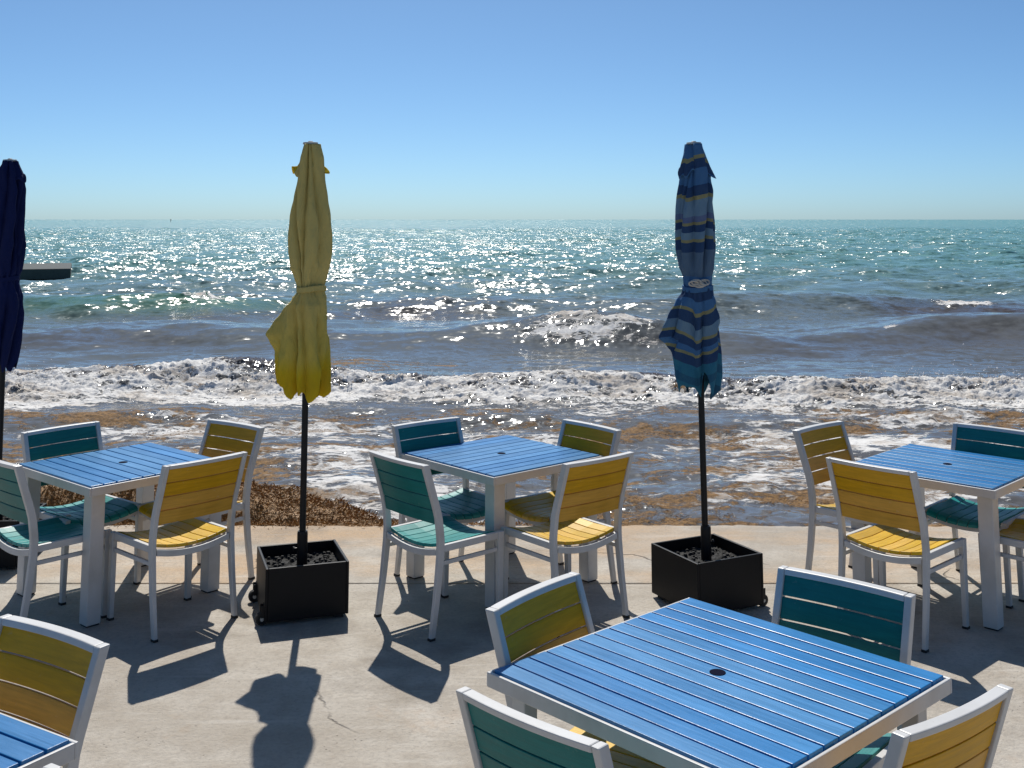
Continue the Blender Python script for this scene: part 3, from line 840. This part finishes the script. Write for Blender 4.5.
    wd = np.maximum(wd, .6 * np.exp(-((Y - 17.6) / .7) ** 2) * sstep(4.5, 7, X))
    mx(weed, a, b, wd)
    Z[a:b] += .05 * sstep(.45, .9, wd) * np.abs(fbm(X * 4, Y * 4, 126, 3))
    flat = sstep(420, 300, Yg); Z *= flat; DX *= flat; DY *= flat
    Yw = Yg.copy(); Yw[:nfar] += 3.0 * fbm(Xg[:nfar] * .05, Yg[:nfar] * .08, 131, 2)
    turb = np.interp(Yw, [8, 17, 24, 34, 60, 140, 600], [1, .95, .74, .54, .36, .18, 0])
    ripple = np.interp(Yg, [8, 14, 18, 23, 30, 45, 110, 500, 24000], [.24, .21, .19, .22, .42, .62, .80, 1.0, 1.0])
    co = np.stack([Xg + DX, Yg + DY, ZW + Z], -1).reshape(-1, 3)
    me = bpy.data.meshes.new('sea')
    nv = nrow * nc; me.vertices.add(nv); me.vertices.foreach_set('co', co.astype(np.float32).ravel())
    i = np.arange(nrow - 1)[:, None] * nc + np.arange(nc - 1)[None, :]
    q = np.stack([i, i + 1, i + nc + 1, i + nc], -1).reshape(-1, 4)
    nf = len(q); me.loops.add(nf * 4); me.polygons.add(nf)
    me.loops.foreach_set('vertex_index', q.astype(np.int32).ravel())
    me.polygons.foreach_set('loop_start', (np.arange(nf) * 4).astype(np.int32))
    me.polygons.foreach_set('use_smooth', np.ones(nf, dtype=bool))
    me.update(calc_edges=True)
    for nm, arr in (('foam', foam), ('weed', weed), ('turbid', turb), ('silt', silt), ('green', green), ('ripple', ripple)):
        at = me.attributes.new(nm, 'FLOAT', 'POINT'); at.data.foreach_set('value', np.clip(arr, 0, 1).astype(np.float32).ravel())
    o = link('sea', me, M['sea']); tag(o, None, None, None, 'structure')
build_sea()

# ------------------------------------------------------------------ spray thrown up along the breaking wave
def build_spray():
    n = 9000; x = rng.uniform(-13, 13, n)
    lump = fbm(x * .8, x * 0 + 1.7, 402, 3); keep = lump + rng.normal(0, .16, n) > .02; x = x[keep]; n = len(x)
    yc = 16.9 - .05 * x + 1.6 * fbm(x * .12, x * 0 + 42, 42, 3)
    y = yc - .35 + rng.normal(0, .38, n); z = ZW + .26 + rng.exponential(.055, n) - .10 * np.abs(y - yc + .3)
    r = rng.uniform(.004, .013, n) * rng.uniform(.5, 1, n)
    base = np.array([(1, 0, 0), (-1, 0, 0), (0, 1, 0), (0, -1, 0), (0, 0, 1), (0, 0, -1)], float)
    V = (np.stack([x, y, z], -1)[:, None, :] + base[None] * r[:, None, None] * rng.uniform(.6, 1.6, (n, 6, 1))).reshape(-1, 3)
    tri = np.array([(0, 2, 4), (2, 1, 4), (1, 3, 4), (3, 0, 4), (2, 0, 5), (1, 2, 5), (3, 1, 5), (0, 3, 5)])
    F = (np.arange(n)[:, None, None] * 6 + tri[None]).reshape(-1, 3)
    m = MB(); m.v = V.tolist(); m.f = [tuple(q) for q in F.tolist()]
    t = NT('spray'); t.set(color=(.9, .9, .9), rough=.4)
    o = m.build('sea_spray', t.m); tag(o, 'white spray thrown up along the breaking wave', 'spray', None, 'stuff')
build_spray()

# ------------------------------------------------------------------ sargassum
def weed_tufts(name, pts, sizes, mat, flat=.35):
    """lots of small curled ribbons, one mesh"""
    n = len(pts); rs = np.random.RandomState(3)
    V = np.zeros((n, 8, 3)); 
    az = rs.rand(n) * 2 * np.pi; el = (rs.rand(n) ** 1.3) * 1.35 * flat / .35 * .55 - .1
    d = np.stack([np.cos(az) * np.cos(el), np.sin(az) * np.cos(el), np.sin(el)], -1)
    side = np.stack([-np.sin(az), np.cos(az), np.zeros(n)], -1)
    roll = rs.rand(n) * 3.14; upv = np.cross(d, side); side = side * np.cos(roll)[:, None] + upv * np.sin(roll)[:, None]
    upv = np.cross(d, side)
    for k in range(4):
        t = k / 3.0; w = (.05, .10, .09, .03)[k]
        c = pts + d * (sizes * t)[:, None] + upv * (sizes * .35 * math.sin(t * 2.6) * (rs.rand(n) - .3))[:, None]
        V[:, 2 * k] = c - side * (sizes * w)[:, None]; V[:, 2 * k + 1] = c + side * (sizes * w)[:, None]
    b = np.arange(n)[:, None] * 8
    F = np.concatenate([b + np.array([[2 * k, 2 * k + 1, 2 * k + 3, 2 * k + 2]]) for k in range(3)], 0)
    me = bpy.data.meshes.new(name); me.vertices.add(n * 8); me.vertices.foreach_set('co', V.astype(np.float32).ravel())
    nf = len(F); me.loops.add(nf * 4); me.polygons.add(nf); me.loops.foreach_set('vertex_index', F.astype(np.int32).ravel())
    me.polygons.foreach_set('loop_start', (np.arange(nf) * 4).astype(np.int32)); me.update(calc_edges=True)
    o = link(name, me, mat); return o

def mound_h(x, y):
    crest = np.interp(x, [-12, -7, -4, -2.6, -1.9, -1.2, -.8, -.3, .3], [.56, .56, .56, .54, .48, .36, .27, .18, 0])
    wid = np.interp(x, [-12, -4, -2, -1, .3], [2.2, 2.0, 1.5, .8, .3])
    yy = (y - 8.45) / wid
    h = crest * np.clip(1 - np.clip(yy - .15, 0, 2) ** 1.5 * 1.1, 0, 1)
    h = h + (.13 * fbm(x * 1.5, y * 1.6, 201, 4) + .12 * np.abs(fbm(x * 3.1, y * 3.4, 207, 3)) + .02) * sstep(0.02, .12, h)
    lim = -ZW + .0 + .85 * (y - 8.40)                   # it piles up from the wall outwards
    return np.where(h > .02, np.minimum(h, np.maximum(lim + .05 * fbm(x * 2.2, y * 0, 209, 3), .02)), h)
nm_ = 260000
mx = rng.uniform(-9, .35, nm_); my = rng.uniform(8.22, 11.2, nm_)
hh = mound_h(mx, my); keep = hh > .03
mz = np.where(my < 8.43, np.maximum(ZW - .02 + hh, .004 - .25 * np.maximum(my - 8.33, 0)), ZW - .02 + hh)
keep &= (my > 8.34) | (rng.rand(nm_) < .25 * sstep(.15, .45, hh))
mp = np.stack([mx, my, mz], -1)[keep]
base_me = MB()
gx = np.linspace(-9, .35, 230); gy = np.linspace(8.26, 11.3, 80)
GX, GY = np.meshgrid(gx, gy, indexing='ij'); GH = ZW - .05 + mound_h(GX, GY) * .97
vv = np.stack([GX, GY, GH], -1).reshape(-1, 3)
ii = np.arange(229)[:, None] * 80 + np.arange(79)[None, :]
ff = np.stack([ii, ii + 80, ii + 81, ii + 1], -1).reshape(-1, 4)
base_me.add(vv.tolist(), ff.tolist())
pile = base_me.build('sargassum_pile', M['weed'], None, smooth=True)
tag(pile, 'brown heap of washed up seaweed against the terrace edge at the left', 'seaweed', None, 'stuff')
tf = weed_tufts('sargassum_tufts', mp, rng.uniform(.016, .055, len(mp)) * rng.uniform(.5, 1, len(mp)), M['weed'], .5); tf.parent = pile; tf['kind'] = 'stuff'

# loose weed on the swash, thickest where the sea carries its weed streaks, and a thin line along the wall
n_ = 150000
yy_ = 8.45 + rng.rand(n_) ** 1.25 * 6.4; xx_ = rng.uniform(-.60, .60, n_) * yy_
dens = .44 + .80 * fbm(xx_ * .55 + 40, yy_ * 1.0, 123, 4, .6)
kp = dens + rng.normal(0, .05, n_) > .58
xe = rng.uniform(-2, 6, 9000); wgt = fbm(xe * .9, xe * 0 + 2, 301, 3); xe = xe[wgt > .02]
pxx = np.concatenate([xx_[kp], xe]); pyy = np.concatenate([yy_[kp], 8.44 + np.abs(rng.normal(0, .07, len(xe)))])
zz = ZW + .005 + .035 * rng.rand(len(pxx))
edge_m = np.arange(len(pxx)) >= kp.sum(); zz = np.where(edge_m, ZW + .05 + .2 * rng.rand(len(pxx)), zz)
fl = weed_tufts('floating_sargassum', np.stack([pxx, pyy, zz], -1), rng.uniform(.012, .032, len(pxx)), M['weed'], .3)
tag(fl, 'loose brown seaweed drifting in the foamy shallows', 'seaweed', None, 'stuff')

# ------------------------------------------------------------------ dock and marker
d = empty('concrete_dock', (-17.55, 45.0, ZW), R(21))
m = MB(); m.box((-8.0, 3.0, .40), (16.0, 6.2, .42)); m.build('deck_slab', M['dock'], d, .04)
m = MB(); m.box((-9.6, 3.0, .0), (15.4, 5.0, .37)); m.box((-1.6, 3.2, -.05), (1.0, 4.2, .28), 0, 0, R(-14)); m.build('dock_foundation', M['dock_dark'], d, .05)
tag(d, 'low concrete dock reaching into the sea from the left', 'dock')
k = empty('channel_marker', (-291, 960, ZW))
m = MB(); m.cyl((0, 0), .18, -.5, 1.9, 10); m.build('marker_post', M['dock_dark'], k)
m = MB(); m.box((0, 0, 2.2), (1.0, .3, .8)); m.build('marker_board', M['dock_dark'], k)
tag(k, 'tiny dark channel marker on the horizon', 'marker')

# ------------------------------------------------------------------ light, sky, camera
SUN_EL = R(51.2); AZ = math.atan2(-.136, 1.0)          # measured from +Y towards +X
sd = Vector((math.sin(AZ) * math.cos(SUN_EL), math.cos(AZ) * math.cos(SUN_EL), math.sin(SUN_EL)))
L = bpy.data.lights.new('sun', 'SUN'); L.energy = 4.9; L.angle = R(.53); L.color = (1.0, .955, .88)
lo = bpy.data.objects.new('sun', L); col.objects.link(lo); lo.rotation_euler = (-sd).to_track_quat('-Z', 'Y').to_euler(); lo.location = (0, 0, 30)

w = bpy.data.worlds.new('World'); scene.world = w; w.use_nodes = True
nt = w.node_tree; bg = nt.nodes['Background']
sky = nt.nodes.new('ShaderNodeTexSky'); sky.sky_type = 'NISHITA'; sky.sun_disc = False
sky.sun_elevation = SUN_EL; sky.sun_rotation = AZ; sky.altitude = 0; sky.air_density = .52; sky.dust_density = .70; sky.ozone_density = 7.0
tint = nt.nodes.new('ShaderNodeMix'); tint.data_type = 'RGBA'; tint.blend_type = 'MULTIPLY'; tint.inputs[0].default_value = 1.0
tint.inputs[7].default_value = (.83, 1.06, 1.065, 1)
nt.links.new(sky.outputs[0], tint.inputs[6]); nt.links.new(tint.outputs[2], bg.inputs['Color']); bg.inputs['Strength'].default_value = .102

cam = bpy.data.cameras.new('camera'); co = bpy.data.objects.new('camera', cam); col.objects.link(co)
co.location = (0, 0, CAMH); co.rotation_euler = (R(90 + 6.559), 0, 0)
cam.sensor_width = 36; cam.lens = 36 * 1118.2 / 1024; cam.shift_y = -(384 - 90.93) / 1024
cam.clip_start = .05; cam.clip_end = 60000
scene.camera = co
vs = scene.view_settings
vs.view_transform = 'Standard'; vs.look = 'None'; vs.exposure = 0; vs.gamma = 1; vs.use_curve_mapping = False
scene.cycles.max_bounces = 8; scene.cycles.sample_clamp_indirect = 6
